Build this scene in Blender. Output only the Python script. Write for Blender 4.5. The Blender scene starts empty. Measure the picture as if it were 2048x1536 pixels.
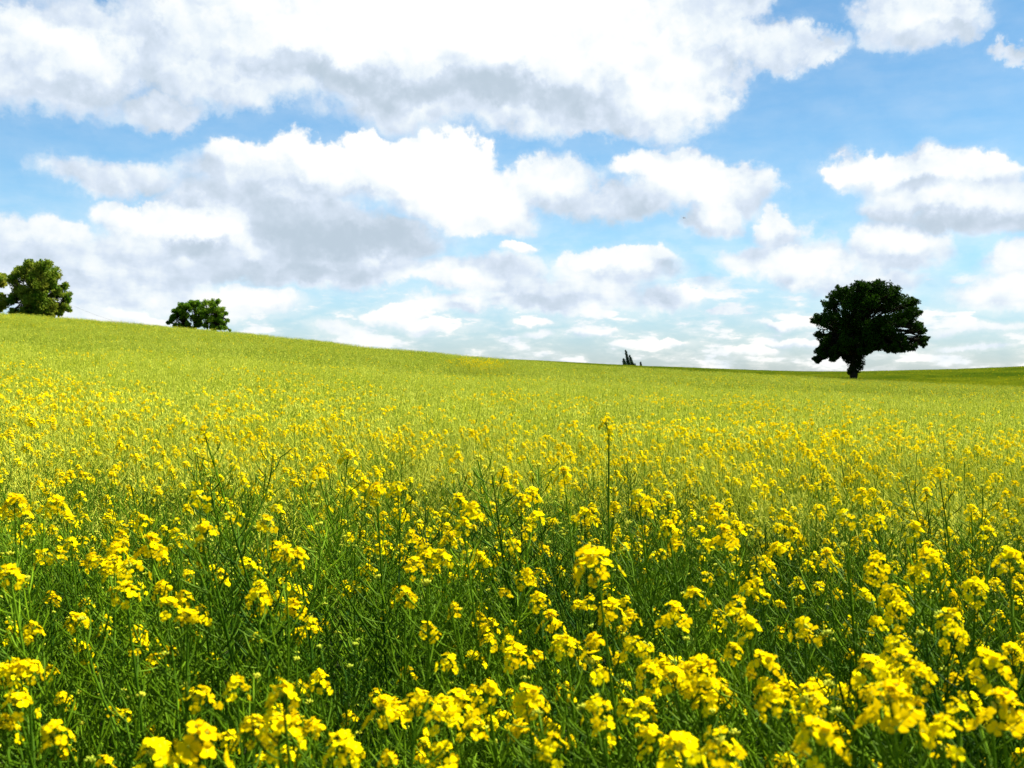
import bpy, math, random
import numpy as np
from mathutils import Vector, Matrix, Euler

# ------------------------------------------------------------------ camera, sun, exposure
SC = bpy.context.scene
COL = SC.collection
FPX = 2010.0                      # focal length in pixels of the 2048 px wide photograph
CAM = Vector((0.0, 0.0, 1.75))
PITCH = -math.atan(18 / FPX)
SUN_EL, SUN_AZ = math.radians(54), math.radians(58)      # azimuth clockwise from the view direction (+Y)
EXPOSURE = 1.52

cd = bpy.data.cameras.new('camera')
cam = bpy.data.objects.new('camera', cd)
COL.objects.link(cam)
cam.location = CAM
cam.rotation_euler = (math.pi / 2 + PITCH, 0, 0)
cd.sensor_width = 36
cd.lens = FPX / 2048 * 36
cd.clip_start = 0.05
cd.clip_end = 12000
cd.dof.use_dof = True
cd.dof.focus_distance = 5.0
cd.dof.aperture_fstop = 9.0
SC.camera = cam

SC.view_settings.view_transform = 'Standard'
SC.view_settings.look = 'None'
SC.view_settings.gamma = 1
SC.view_settings.use_curve_mapping = False
SC.view_settings.exposure = EXPOSURE
SC.cycles.max_bounces = 7
SC.cycles.diffuse_bounces = 4
SC.cycles.transmission_bounces = 4
SC.cycles.glossy_bounces = 2
SC.cycles.sample_clamp_indirect = 6

sl = bpy.data.lights.new('sun', 'SUN')
sl.energy = 5.0
sl.angle = math.radians(0.5)
sl.color = (1.0, 0.95, 0.86)
so = bpy.data.objects.new('sun', sl)
COL.objects.link(so)
SUN_DIR = Vector((math.sin(SUN_AZ) * math.cos(SUN_EL), math.cos(SUN_AZ) * math.cos(SUN_EL), math.sin(SUN_EL)))
so.rotation_euler = SUN_DIR.to_track_quat('Z', 'Y').to_euler()
so.location = (0, 0, 40)


def ray(px, py):
    """world direction of a point of the photograph (2048 x 1536)"""
    x, z, y = (px - 1024) / FPX, (768 - py) / FPX, 1.0
    c, s = math.cos(PITCH), math.sin(PITCH)
    return Vector((x, y * c - z * s, y * s + z * c)).normalized()


def azel(px, py):
    d = ray(px, py)
    return math.atan2(d.x, d.y), math.asin(d.z)


# ------------------------------------------------------------------ sky with clouds (world)
world = bpy.data.worlds.new('World')
SC.world = world
world.use_nodes = True
NT = world.node_tree
NT.nodes.clear()
nl = NT.links


def inp(node, idx, v):
    if hasattr(v, 'is_output'):
        NT.links.new(v, node.inputs[idx])
    elif v is not None:
        node.inputs[idx].default_value = v


def M(op, a, b=None, c=None, clamp=False):
    n = NT.nodes.new('ShaderNodeMath'); n.operation = op; n.use_clamp = clamp
    inp(n, 0, a); inp(n, 1, b); inp(n, 2, c)
    return n.outputs[0]


def VM(op, a, b=None, c=None, out=0):
    n = NT.nodes.new('ShaderNodeVectorMath'); n.operation = op
    inp(n, 0, a); inp(n, 1, b); inp(n, 2, c)
    return n.outputs[out]


def SS(v, lo, hi, a=0.0, b=1.0):
    n = NT.nodes.new('ShaderNodeMapRange'); n.interpolation_type = 'SMOOTHSTEP'
    inp(n, 0, v); n.inputs[1].default_value = lo; n.inputs[2].default_value = hi
    n.inputs[3].default_value = a; n.inputs[4].default_value = b
    return n.outputs[0]


def NOI(vec, scale, detail=6, rough=0.55, out=0, dist=0.0):
    n = NT.nodes.new('ShaderNodeTexNoise'); n.noise_dimensions = '3D'
    n.inputs['Scale'].default_value = scale; n.inputs['Detail'].default_value = detail
    n.inputs['Roughness'].default_value = rough; n.inputs['Distortion'].default_value = dist
    NT.links.new(vec, n.inputs['Vector'])
    return n.outputs[out]


def MIX(f, a, b):
    n = NT.nodes.new('ShaderNodeMix'); n.data_type = 'RGBA'
    inp(n, 0, f); inp(n, 6, a); inp(n, 7, b)
    return n.outputs[2]


tc = NT.nodes.new('ShaderNodeTexCoord')
sep = NT.nodes.new('ShaderNodeSeparateXYZ')
nl.new(tc.outputs['Generated'], sep.inputs[0])
X, Y, Z = sep.outputs
AZ = M('ARCTAN2', X, Y)
EL = M('ARCSINE', Z)
cmb = NT.nodes.new('ShaderNodeCombineXYZ')
inp(cmb, 0, AZ); inp(cmb, 1, EL); cmb.inputs[2].default_value = 0
P0 = cmb.outputs[0]
# warping that shrinks toward the horizon, so far clouds have small ragged edges
amp = M('MULTIPLY_ADD', M('MAXIMUM', EL, 0.0), 1.15, 0.20)
wv = VM('SUBTRACT', NOI(P0, 9, 3, 0.5, 1), (0.5, 0.5, 0.5))
wv2 = VM('SUBTRACT', NOI(P0, 34, 5, 0.62, 1), (0.5, 0.5, 0.5))
s1 = NT.nodes.new('ShaderNodeVectorMath'); s1.operation = 'SCALE'
inp(s1, 0, VM('MULTIPLY', wv, (0.20, 0.12, 0))); nl.new(amp, s1.inputs[3])
s2 = NT.nodes.new('ShaderNodeVectorMath'); s2.operation = 'SCALE'
inp(s2, 0, VM('MULTIPLY', wv2, (0.12, 0.10, 0))); nl.new(amp, s2.inputs[3])
P = VM('ADD', VM('ADD', P0, s1.outputs[0]), s2.outputs[0])


def ellipse(vec, cx, cy, rx, ry, rot=0):
    a, e = azel(cx, cy)
    n = NT.nodes.new('ShaderNodeMapping'); n.vector_type = 'TEXTURE'
    nl.new(vec, n.inputs[0])
    n.inputs['Location'].default_value = (a, e, 0)
    n.inputs['Rotation'].default_value = (0, 0, math.radians(rot))
    n.inputs['Scale'].default_value = (rx / FPX, ry / FPX, 1)
    return VM('LENGTH', n.outputs[0], out=1)


# cloud bodies: centre, radii in the photograph's pixels (turned into directions), tilt
BODIES = [
    (700, 30, 420, 190, 0), (1150, 70, 330, 190, 0), (400, 110, 280, 90, -5), (110, 110, 180, 120, 0),
    (40, 40, 60, 50, 0), (320, 205, 110, 42, 0), (900, 180, 400, 92, -6), (1340, 160, 130, 130, 0), (1200, 228, 200, 50, 0),
    (1440, 25, 90, 60, 0), (1530, 95, 110, 62, -8), (1620, 98, 100, 38, 0), (1440, 130, 60, 50, 0),
    (1830, 10, 135, 95, -10), (1885, 70, 55, 35, 0), (2000, 100, 40, 18, 0),
    (600, 350, 270, 78, 0), (860, 370, 230, 110, -12), (1020, 430, 95, 60, 0), (230, 352, 180, 42, -3), (745, 295, 75, 50, 0),
    (560, 450, 260, 95, -8), (720, 490, 240, 60, 0), (400, 510, 320, 70, 0), (650, 540, 330, 45, 0),
    (330, 450, 170, 55, -8), (80, 475, 130, 55, 0), (40, 530, 200, 60, 0), (190, 570, 270, 65, 0),
    (1120, 370, 90, 72, -20), (1360, 355, 180, 68, -5), (1500, 375, 95, 62, -20), (1430, 430, 80, 55, 0), (1240, 405, 150, 50, 0),
    (1690, 352, 85, 42, 0), (1880, 370, 200, 72, 0), (1980, 430, 180, 55, 0), (1800, 425, 120, 35, 0),
    (1560, 465, 60, 55, 0), (1620, 530, 120, 55, 0), (1800, 500, 115, 70, 0), (1730, 570, 150, 35, 0), (2040, 530, 60, 55, 0),
    (2010, 590, 120, 40, 0), (1500, 520, 90, 40, 0),
    (1040, 505, 60, 22, 0), (960, 550, 200, 45, 0), (1230, 545, 150, 55, 0), (1130, 590, 280, 45, 0), (900, 605, 120, 25, 0),
    (1340, 600, 90, 32, 0), (800, 630, 95, 32, 0), (880, 655, 80, 18, 0), (480, 600, 160, 45, 0), (220, 635, 180, 28, 0),
    (690, 655, 70, 22, 0), (1065, 640, 55, 14, 0), (1070, 670, 45, 12, 0), (1190, 662, 60, 12, 0), (1320, 688, 95, 13, 0),
    (1500, 700, 65, 18, 0), (1590, 640, 110, 16, 0), (1580, 680, 90, 13, 0), (1960, 660, 120, 14, 0), (1950, 700, 100, 9, 0),
]
# lit and shaded portions of the clouds: centre, radii, tilt, weight
LIGHT = [
    (760, 40, 430, 110, 0, 1.3), (1150, 40, 330, 110, -5, 1.2), (110, 90, 160, 70, 0, 0.7), (60, 170, 130, 50, 0, -0.35),
    (860, 165, 430, 48, -5, -0.7), (620, 125, 220, 35, -12, -0.35), (1050, 215, 280, 60, 0, -0.15), (1340, 170, 110, 90, 0, 0.7), (1530, 85, 120, 40, 0, 0.35),
    (1830, 10, 100, 50, 0, 0.7), (1860, 60, 80, 30, 0, -0.3),
    (760, 320, 350, 75, -6, 1.6), (920, 390, 170, 85, -10, 1.3), (640, 440, 190, 50, -10, -0.75), (640, 485, 210, 36, -3, -0.8), (800, 500, 120, 25, -8, -0.5), (265, 120, 60, 90, 0, -0.4),
    (400, 380, 150, 45, 0, -0.15), (370, 495, 60, 24, 0, -0.9), (600, 545, 330, 22, 2, -0.6),
    (340, 440, 160, 36, -8, 1.3), (420, 470, 70, 30, 0, 0.9), (80, 455, 110, 26, 0, 0.9), (180, 570, 330, 45, 0, -0.35),
    (1380, 345, 200, 50, -8, 1.4), (1110, 350, 70, 45, 0, 0.6), (1440, 425, 60, 32, 0, 0.6), (1300, 440, 220, 30, 0, -0.5),
    (1880, 340, 220, 32, 0, 1.3), (1690, 350, 70, 26, 0, 1.0), (1830, 385, 80, 20, 0, -0.8), (1980, 400, 160, 40, 0, 0.6), (1850, 450, 220, 25, 0, -0.6),
    (1560, 450, 55, 30, 0, 0.8), (1620, 530, 100, 32, 0, 0.9), (1810, 480, 100, 32, 0, 1.1), (1750, 580, 200, 20, 0, -0.4), (2040, 520, 50, 30, 0, 0.7),
    (2010, 585, 80, 20, 0, 0.8), (1040, 500, 55, 14, 0, 1.0), (1230, 520, 130, 28, 0, 1.1), (900, 555, 130, 20, 0, 0.7), (1130, 600, 300, 16, 0, -0.5), (1370, 590, 50, 22, 0, 0.9),
    (790, 622, 80, 20, 0, 1.1), (880, 645, 70, 12, 0, 0.9), (480, 588, 130, 24, 0, 0.9), (930, 602, 60, 10, 0, 0.7), (1060, 640, 50, 9, 0, 0.8), (1190, 658, 50, 8, 0, 0.8),
    (1320, 683, 80, 8, 0, 1.0), (1500, 695, 55, 10, 0, 1.1), (1590, 638, 100, 10, 0, 0.8), (1580, 676, 80, 8, 0, 0.8), (270, 628, 80, 12, 0, 0.7),
]
cov = None


def chained(v, acc):
    """the same vector, evaluated after acc (keeps few values alive at a time)"""
    e_ = M('MULTIPLY', acc, 1e-7)
    c_ = NT.nodes.new('ShaderNodeCombineXYZ'); inp(c_, 0, e_); inp(c_, 1, e_)
    return VM('ADD', v, c_.outputs[0])


Q = P
for i_, (cx, cy, rx, ry, rot) in enumerate(BODIES):
    if i_ and i_ % 6 == 0: Q = chained(P, cov)
    L = ellipse(Q, cx, cy, rx, ry, rot)
    e = M('MULTIPLY', M('SUBTRACT', 1.0, L), min(1.0, 0.45 + ry / 160))
    cov = e if cov is None else M('SMOOTH_MAX', cov, e, 0.12)
# the rest of the sky round the camera: scattered cumulus, and low streaks near the horizon
front = M('MULTIPLY', SS(M('ABSOLUTE', AZ), 0.52, 0.62, 0, 1), 1.0)
above = SS(EL, 0.42, 0.52, 0, 1)
elsewhere = M('MAXIMUM', front, above)
n_gen = NOI(VM('MULTIPLY', tc.outputs['Generated'], (1, 1, 2.2)), 3.2, 7, 0.55)
gen = M('MULTIPLY', SS(n_gen, 0.56, 0.70, -0.6, 0.6), 1.0)
cov = M('ADD', M('MULTIPLY', cov, M('SUBTRACT', 1.0, elsewhere)), M('MULTIPLY', gen, elsewhere))
low_n = NOI(VM('MULTIPLY', P0, (1, 3.0, 1)), 17, 6, 0.58)
low = M('SUBTRACT', M('MULTIPLY', SS(low_n, 0.45, 0.62, 0, 0.50), SS(EL, 0.04, 0.17, 1, 0)), 0.08)
cov = M('MAXIMUM', cov, low)


def VOR(vec, scale, detail):
    n = NT.nodes.new('ShaderNodeTexVoronoi'); n.voronoi_dimensions = '2D'; n.feature = 'F1'; n.normalize = True
    n.inputs['Scale'].default_value = scale; n.inputs['Detail'].default_value = detail; n.inputs['Roughness'].default_value = 0.45
    NT.links.new(vec, n.inputs['Vector'])
    return n.outputs['Distance']


PV = VM('MULTIPLY', VM('ADD', P, VM('MULTIPLY', wv2, (0.02, 0.02, 0))), (1, 1.35, 1))
puff = VOR(PV, 17, 2.0)
puff_s = VOR(VM('ADD', PV, (0.006, 0.014, 0)), 17, 2.0)
fine_lo = NOI(VM('MULTIPLY', P0, (1, 1.6, 1)), 60, 6, 0.6)
fine = M('SUBTRACT', M('ADD', M('MULTIPLY', NOI(P0, 26, 8, 0.6), SS(EL, 0.05, 0.2, 0.4, 1.0)), M('MULTIPLY', fine_lo, SS(EL, 0.05, 0.2, 0.6, 0.0))), 0.5)
fine = M('ADD', fine, M('MULTIPLY', M('SUBTRACT', 0.36, puff), 0.75))
covn = M('ADD', cov, M('MULTIPLY', fine, 0.25))
# a thin veil round the thick clouds
veil = M('MULTIPLY', SS(M('ADD', cov, M('MULTIPLY', M('SUBTRACT', low_n, 0.5), 0.6)), -0.40, 0.2, 0.0, 1), SS(EL, 0.03, 0.22, 0.48, 0.20))

lit = None
Q = chained(P, cov)
for i_, (cx, cy, rx, ry, rot, w) in enumerate(LIGHT):
    if i_ and i_ % 6 == 0: Q = chained(P, lit)
    L = ellipse(Q, cx, cy, rx * 1.15, ry * 1.2, rot)
    e = SS(L, 0.25, 1.0, w, 0.0)
    lit = e if lit is None else M('ADD', lit, e)
crisp = SS(lit, 0.1, 0.9, 0.9, 2.0)
alpha = SS(M('MULTIPLY', M('ADD', covn, 0.03), crisp), -0.02, 0.36)
alpha = M('MAXIMUM', alpha, veil)
# billows: brightness from the difference of the cloud noise toward the sun
pn = M('ADD', NOI(P0, 12, 5, 0.5), M('MULTIPLY', NOI(P0, 30, 3, 0.5), 0.5))
PS = VM('ADD', P0, (0.006, 0.014, 0))
pu = M('ADD', NOI(PS, 12, 5, 0.5), M('MULTIPLY', NOI(PS, 30, 3, 0.5), 0.5))
bump = M('ADD', M('MULTIPLY', M('SUBTRACT', pn, pu), 3.2), M('MULTIPLY', M('SUBTRACT', puff_s, puff), 1.6))
litn = M('ADD', M('ADD', lit, bump), M('MULTIPLY', M('SUBTRACT', low_n, 0.5), SS(EL, 0.05, 0.2, 2.2, 0.0)))
litn = M('ADD', litn, M('ADD', SS(covn, 0.0, 0.32, 0.45, 0.0), SS(EL, 0.0, 0.14, 0.75, 0.0)))
shade = SS(litn, -1.35, 1.45)
ramp = NT.nodes.new('ShaderNodeValToRGB')
inp(ramp, 0, shade)
cr = ramp.color_ramp
cr.elements[0].position = 0.0; cr.elements[0].color = (0.50, 0.60, 0.70, 1)
cr.elements[1].position = 1.0; cr.elements[1].color = (1.0, 1.0, 0.97, 1)
el_ = cr.elements.new(0.42); el_.color = (0.68, 0.77, 0.89, 1)
el_ = cr.elements.new(0.66); el_.color = (0.82, 0.89, 0.94, 1)
CLOUD_GAIN = 7.35

sky = NT.nodes.new('ShaderNodeTexSky')
sky.sky_type = 'NISHITA'
sky.sun_disc = False
sky.sun_elevation = SUN_EL
sky.sun_rotation = SUN_AZ
sky.altitude = 100
sky.air_density = 1.0
sky.dust_density = 0.6
sky.ozone_density = 1.2
tint = MIX(SS(EL, 0.10, 0.40), MIX(SS(EL, 0.0, 0.13), (0.46, 0.62, 0.85, 1), (0.55, 0.82, 0.92, 1)), (0.32, 0.67, 0.83, 1))
skyc = VM('SCALE', VM('MULTIPLY', sky.outputs[0], tint), None)
nl.new(SS(AZ, -0.5, 0.45, 1.28, 1.03), skyc.node.inputs[3])
cloudc = VM('MULTIPLY', ramp.outputs[0], (CLOUD_GAIN, CLOUD_GAIN, CLOUD_GAIN))
final = MIX(alpha, skyc, cloudc)
bg = NT.nodes.new('ShaderNodeBackground')
inp(bg, 0, final)
bg.inputs[1].default_value = 0.05
wo = NT.nodes.new('ShaderNodeOutputWorld')
nl.new(bg.outputs[0], wo.inputs[0])
world.cycles.sampling_method = 'MANUAL'
world.cycles.sample_map_resolution = 512


# ------------------------------------------------------------------ materials
def mat_leaf(name, col, col2, transl=0.35, tcol=None, rough=0.6, nscale=3.0, spec=0.05, objvar=0.35):
    """diffuse + translucent plant tissue, colour varying between plants and with a noise in world space"""
    m = bpy.data.materials.new(name); m.use_nodes = True
    t = m.node_tree; t.nodes.clear()
    out = t.nodes.new('ShaderNodeOutputMaterial')
    pr = t.nodes.new('ShaderNodeBsdfPrincipled')
    pr.inputs['Roughness'].default_value = rough
    pr.inputs['Specular IOR Level'].default_value = spec
    geo = t.nodes.new('ShaderNodeNewGeometry')
    oi = t.nodes.new('ShaderNodeObjectInfo')
    nz = t.nodes.new('ShaderNodeTexNoise'); nz.inputs['Scale'].default_value = nscale; nz.inputs['Detail'].default_value = 3
    t.links.new(geo.outputs['Position'], nz.inputs['Vector'])
    a = t.nodes.new('ShaderNodeMath'); a.operation = 'MULTIPLY_ADD'
    t.links.new(oi.outputs['Random'], a.inputs[0]); a.inputs[1].default_value = objvar; a.inputs[2].default_value = -objvar / 2
    b = t.nodes.new('ShaderNodeMapRange'); b.inputs[1].default_value = 0.3; b.inputs[2].default_value = 0.7
    t.links.new(nz.outputs[0], b.inputs[0])
    c = t.nodes.new('ShaderNodeMath'); c.operation = 'ADD'; c.use_clamp = True
    t.links.new(a.outputs[0], c.inputs[0]); t.links.new(b.outputs[0], c.inputs[1])
    mx = t.nodes.new('ShaderNodeMix'); mx.data_type = 'RGBA'
    t.links.new(c.outputs[0], mx.inputs[0])
    mx.inputs[6].default_value = (*col, 1); mx.inputs[7].default_value = (*col2, 1)
    t.links.new(mx.outputs[2], pr.inputs['Base Color'])
    if transl > 0:
        tr = t.nodes.new('ShaderNodeBsdfTranslucent')
        if tcol:
            tr.inputs[0].default_value = (*tcol, 1)
        else:
            t.links.new(mx.outputs[2], tr.inputs[0])
        ms = t.nodes.new('ShaderNodeMixShader'); ms.inputs[0].default_value = transl
        t.links.new(pr.outputs[0], ms.inputs[1]); t.links.new(tr.outputs[0], ms.inputs[2])
        t.links.new(ms.outputs[0], out.inputs[0])
    else:
        t.links.new(pr.outputs[0], out.inputs[0])
    return m


MAT = [
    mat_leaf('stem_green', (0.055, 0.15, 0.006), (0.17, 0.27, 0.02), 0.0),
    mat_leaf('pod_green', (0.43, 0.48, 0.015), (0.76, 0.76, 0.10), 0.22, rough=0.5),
    mat_leaf('petal_yellow', (0.72, 0.50, 0.001), (0.92, 0.80, 0.001), 0.30, (0.84, 0.58, 0.001), rough=0.7, nscale=8, spec=0.0),
    mat_leaf('bud_green', (0.38, 0.46, 0.03), (0.60, 0.58, 0.03), 0.15),
    mat_leaf('leaf_green', (0.006, 0.030, 0.001), (0.022, 0.07, 0.003), 0.3),
]
STEM, POD, PETAL, BUD, LEAF = range(5)
# darker stem and pod copies for near plants, foreground shade in the colour
MAT_SHADED = [mat_leaf('shaded_stem_green', (0.012, 0.055, 0.001), (0.12, 0.23, 0.005), 0.0),
             mat_leaf('shaded_pod_green', (0.010, 0.055, 0.001), (0.18, 0.31, 0.005), 0.18, rough=0.5)] + MAT[2:]
MAT_FARCROP = mat_leaf('far_crop_green', (0.14, 0.22, 0.010), (0.33, 0.36, 0.015), 0.2, nscale=0.03, objvar=0.5)
MAT_BARK = mat_leaf('bark', (0.018, 0.015, 0.010), (0.035, 0.03, 0.02), 0.0, nscale=6)
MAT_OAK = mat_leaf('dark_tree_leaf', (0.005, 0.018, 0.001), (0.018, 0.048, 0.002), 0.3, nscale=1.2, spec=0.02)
MAT_TREE = mat_leaf('olive_tree_leaf', (0.07, 0.16, 0.006), (0.34, 0.34, 0.03), 0.35, nscale=0.7)
MAT_TREE2 = mat_leaf('green_tree_leaf', (0.05, 0.15, 0.005), (0.20, 0.30, 0.015), 0.35, nscale=0.8)
MAT_POPLAR = mat_leaf('poplar_leaf', (0.012, 0.04, 0.02), (0.03, 0.07, 0.03), 0.2, nscale=0.5)


def simple(name, col, rough=0.7, metallic=0.0):
    m = bpy.data.materials.new(name); m.use_nodes = True
    p = m.node_tree.nodes['Principled BSDF']
    p.inputs['Base Color'].default_value = (*col, 1); p.inputs['Roughness'].default_value = rough
    p.inputs['Metallic'].default_value = metallic
    nz = m.node_tree.nodes.new('ShaderNodeTexNoise'); nz.inputs['Scale'].default_value = 30
    mx = m.node_tree.nodes.new('ShaderNodeMix'); mx.data_type = 'RGBA'
    mx.inputs[6].default_value = (*[c * 0.8 for c in col], 1); mx.inputs[7].default_value = (*[min(1, c * 1.2) for c in col], 1)
    m.node_tree.links.new(nz.outputs[0], mx.inputs[0]); m.node_tree.links.new(mx.outputs[2], p.inputs['Base Color'])
    return m


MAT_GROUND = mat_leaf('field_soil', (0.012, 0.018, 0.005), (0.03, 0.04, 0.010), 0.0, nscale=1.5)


# ------------------------------------------------------------------ terrain
def lut(px_list):
    pts = []
    for (px, py) in px_list:
        d = ray(px, py)
        pts.append((math.atan2(d.x, d.y), d.z / math.hypot(d.x, d.y)))
    return [p[0] for p in pts], [p[1] for p in pts]


NEAR_LINE = [(-700, 560), (-300, 597), (0, 627), (200, 642), (460, 664), (740, 696), (1050, 723), (1280, 738), (1500, 749), (1690, 757), (1850, 764), (2048, 770), (2350, 778), (3200, 785)]
FAR_LINE = [(-700, 660), (0, 680), (460, 695), (740, 715), (900, 717), (1050, 720), (1180, 727), (1280, 732), (1400, 736), (1500, 740), (1600, 743), (1700, 743), (1800, 741), (1920, 738), (2048, 733), (2350, 722), (3200, 715)]
CROP = 1.15
nx_, nt_ = lut(NEAR_LINE)
fx_, ft_ = lut(FAR_LINE)
AZT = np.radians(np.arange(-180, 181, 1.5))


def fade_back(tab, neutral):
    w = np.clip((np.abs(AZT) - math.radians(60)) / math.radians(70), 0, 1)
    w = w * w * (3 - 2 * w)
    return tab * (1 - w) + neutral * w


TN = fade_back(np.interp(AZT, nx_, nt_), -0.006)
TF = fade_back(np.interp(AZT, fx_, ft_), 0.0)
RC = 104.0 - 0 * AZT


def fshape(t):
    t = np.maximum(t, 0)
    up = np.power(np.minimum(t, 0.86), 1.28)
    f0, s0 = 0.86 ** 1.28, 1.28 * 0.86 ** 0.28
    d = np.clip(t - 0.86, 0, None)
    # parabola that peaks at t = 1.06 then falls
    k = s0 / (2 * 0.20)
    return np.where(t < 0.86, up, f0 + s0 * d - k * d * d)


tt = np.linspace(0.05, 1.2, 240)
FT = fshape(tt)
A_TAB = []
for i in range(len(AZT)):
    lo, hi = -8.0, 30.0
    for _ in range(40):
        m_ = (lo + hi) / 2
        v = ((CROP + m_ * FT - CAM.z) / (tt * RC[i]))[tt > 0.6].max()
        if v < TN[i]: lo = m_
        else: hi = m_
    A_TAB.append((lo + hi) / 2)
A_TAB = np.array(A_TAB)
RF = 390.0
ZF_TAB = CAM.z + RF * TF - 0.9


def ground_z(x, y):
    x = np.asarray(x, float); y = np.asarray(y, float)
    r = np.hypot(x, y); az = np.arctan2(x, y)
    A = np.interp(az, AZT, A_TAB); zf = np.interp(az, AZT, ZF_TAB)
    R = 104.0
    z_in = A * fshape(r / R)
    r1 = 1.10 * R
    z1 = A * fshape(np.array(1.10))
    zd = np.minimum(z1, zf) - 2.5

    def seg(a, b, za, zb):
        u = np.clip((r - a) / (b - a), 0, 1); u = u * u * (3 - 2 * u)
        return za * (1 - u) + zb * u
    z = np.where(r < r1, z_in, seg(r1, 210, z1, zd))
    z = np.where(r > 210, seg(210, RF, zd, zf), z)
    z = np.where(r > RF, seg(RF, 800, zf, zf - 22), z)
    z = np.where(r > 800, seg(800, 6000, zf - 22, -60 + 0 * zf), z)
    return z


def gz(x, y):
    return float(ground_z(x, y))


def hit_crop(px, py, h=CROP, rmin=1.0):
    """where the ray of a pixel meets the top of the crop"""
    d = ray(px, py)
    r = rmin
    while r < 600:
        p = CAM + d * r
        if p.z < gz(p.x, p.y) + h:
            return p
        r *= 1.004
    return p


def new_obj(name, verts, faces, mats, fm=None, parent=None, smooth=False):
    me = bpy.data.meshes.new(name)
    me.from_pydata([tuple(v) for v in verts], [], faces)
    for m in mats: me.materials.append(m)
    if fm is not None:
        me.polygons.foreach_set('material_index', np.asarray(fm, np.int32))
    if smooth:
        me.polygons.foreach_set('use_smooth', np.ones(len(me.polygons), bool))
    me.update()
    o = bpy.data.objects.new(name, me)
    if parent is not None: o.parent = parent
    return o


def tag(o, label=None, cat=None, group=None, kind=None):
    if label: o['label'] = label
    if cat: o['category'] = cat
    if group: o['group'] = group
    if kind: o['kind'] = kind
    return o


# ground sheet, polar round the camera
rs = np.concatenate([[0.0], np.geomspace(0.5, 90, 60), np.linspace(92, 125, 26), np.linspace(130, 430, 50), np.geomspace(450, 6000, 20)])
azs = np.radians(np.concatenate([np.arange(-180, -45, 4.5), np.arange(-45, 45, 0.9), np.arange(45, 180, 4.5)]))
na = len(azs)
gv = []
for r in rs:
    xs, ys = r * np.sin(azs), r * np.cos(azs)
    zs = ground_z(xs, ys)
    gv += list(zip(xs, ys, zs))
gf = []
for i in range(len(rs) - 1):
    for j in range(na):
        k = (j + 1) % na
        gf.append((i * na + j, i * na + k, (i + 1) * na + k, (i + 1) * na + j))
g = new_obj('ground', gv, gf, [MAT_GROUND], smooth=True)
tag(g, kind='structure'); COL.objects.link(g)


# ------------------------------------------------------------------ mesh building
class MB:
    def __init__(s):
        s.v, s.f, s.m = [], [], []

    def quad(s, pts, m):
        b = len(s.v); s.v.extend(pts); s.f.append(tuple(range(b, b + len(pts)))); s.m.append(m)

    def tube(s, pts, rad, k, m, cap=False):
        n = len(pts); b = len(s.v)
        up = Vector((0.31, 0.93, 0.2))
        for i in range(n):
            d = (pts[min(i + 1, n - 1)] - pts[max(i - 1, 0)])
            if d.length < 1e-9: d = Vector((0, 0, 1))
            d.normalize()
            u = d.cross(up)
            if u.length < 1e-3: u = d.cross(Vector((1, 0, 0)))
            u.normalize(); w = d.cross(u)
            for j in range(k):
                a = 2 * math.pi * j / k
                s.v.append(pts[i] + (u * math.cos(a) + w * math.sin(a)) * rad[i])
        for i in range(n - 1):
            for j in range(k):
                j2 = (j + 1) % k
                s.f.append((b + i * k + j, b + i * k + j2, b + (i + 1) * k + j2, b + (i + 1) * k + j)); s.m.append(m)

    def strip(s, pts, side, hw, m):
        b = len(s.v)
        for p, h in zip(pts, hw):
            s.v.append(p - side * h); s.v.append(p + side * h)
        for i in range(len(pts) - 1):
            s.f.append((b + 2 * i, b + 2 * i + 1, b + 2 * i + 3, b + 2 * i + 2)); s.m.append(m)

    def octa(s, c, r, m, rz=1.4, ax=None):
        ax = ax or Vector((0, 0, 1)); u = ax.orthogonal().normalized(); w = ax.cross(u)
        b = len(s.v)
        s.v += [c + u * r, c + w * r, c - u * r, c - w * r, c + ax * r * rz, c - ax * r * rz]
        for i in range(4):
            j = (i + 1) % 4
            s.f.append((b + i, b + j, b + 4)); s.m.append(m)
            s.f.append((b + j, b + i, b + 5)); s.m.append(m)

    def add(s, o):
        b = len(s.v); s.v += o.v; s.f += [tuple(i + b for i in f) for f in o.f]; s.m += o.m

    def obj(s, name, parent=None, mats=None, smooth=True):
        return new_obj(name, s.v, s.f, mats or MAT, s.m, parent, smooth)


RND = random.Random(11)


def rvec(rn):
    while True:
        v = Vector((rn.uniform(-1, 1), rn.uniform(-1, 1), rn.uniform(-1, 1)))
        if 0.05 < v.length < 1: return v.normalized()


def tilt_dir(axis, phi, theta):
    """direction at angle theta from axis, turned phi about it"""
    u = axis.orthogonal().normalized(); w = axis.cross(u)
    return (axis * math.cos(theta) + (u * math.cos(phi) + w * math.sin(phi)) * math.sin(theta)).normalized()


def flower(mb, c, n, size, rn):
    u = n.orthogonal().normalized(); w = n.cross(u)
    a0 = rn.uniform(0, 6.28); cup = rn.uniform(0.05, 0.75)
    for k in range(4):
        a = a0 + k * math.pi / 2 + rn.uniform(-0.15, 0.15)
        d = u * math.cos(a) + w * math.sin(a); sd = n.cross(d)
        L = size * rn.uniform(0.85, 1.15); tw = rn.uniform(-0.35, 0.35)
        sd = (sd + n * tw).normalized()
        rows = [(0.10, 0.05, 0.10), (0.45, 0.25 * cup + 0.05, 0.40), (0.80, 0.55 * cup, 0.46), (1.0, 0.62 * cup - 0.12, 0.24)]
        mb.strip([c + d * (L * q[0]) + n * (L * q[1]) for q in rows], sd, [L * q[2] for q in rows], PETAL)
    mb.octa(c + n * size * 0.12, size * 0.16, BUD, 1.5, n)


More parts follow.
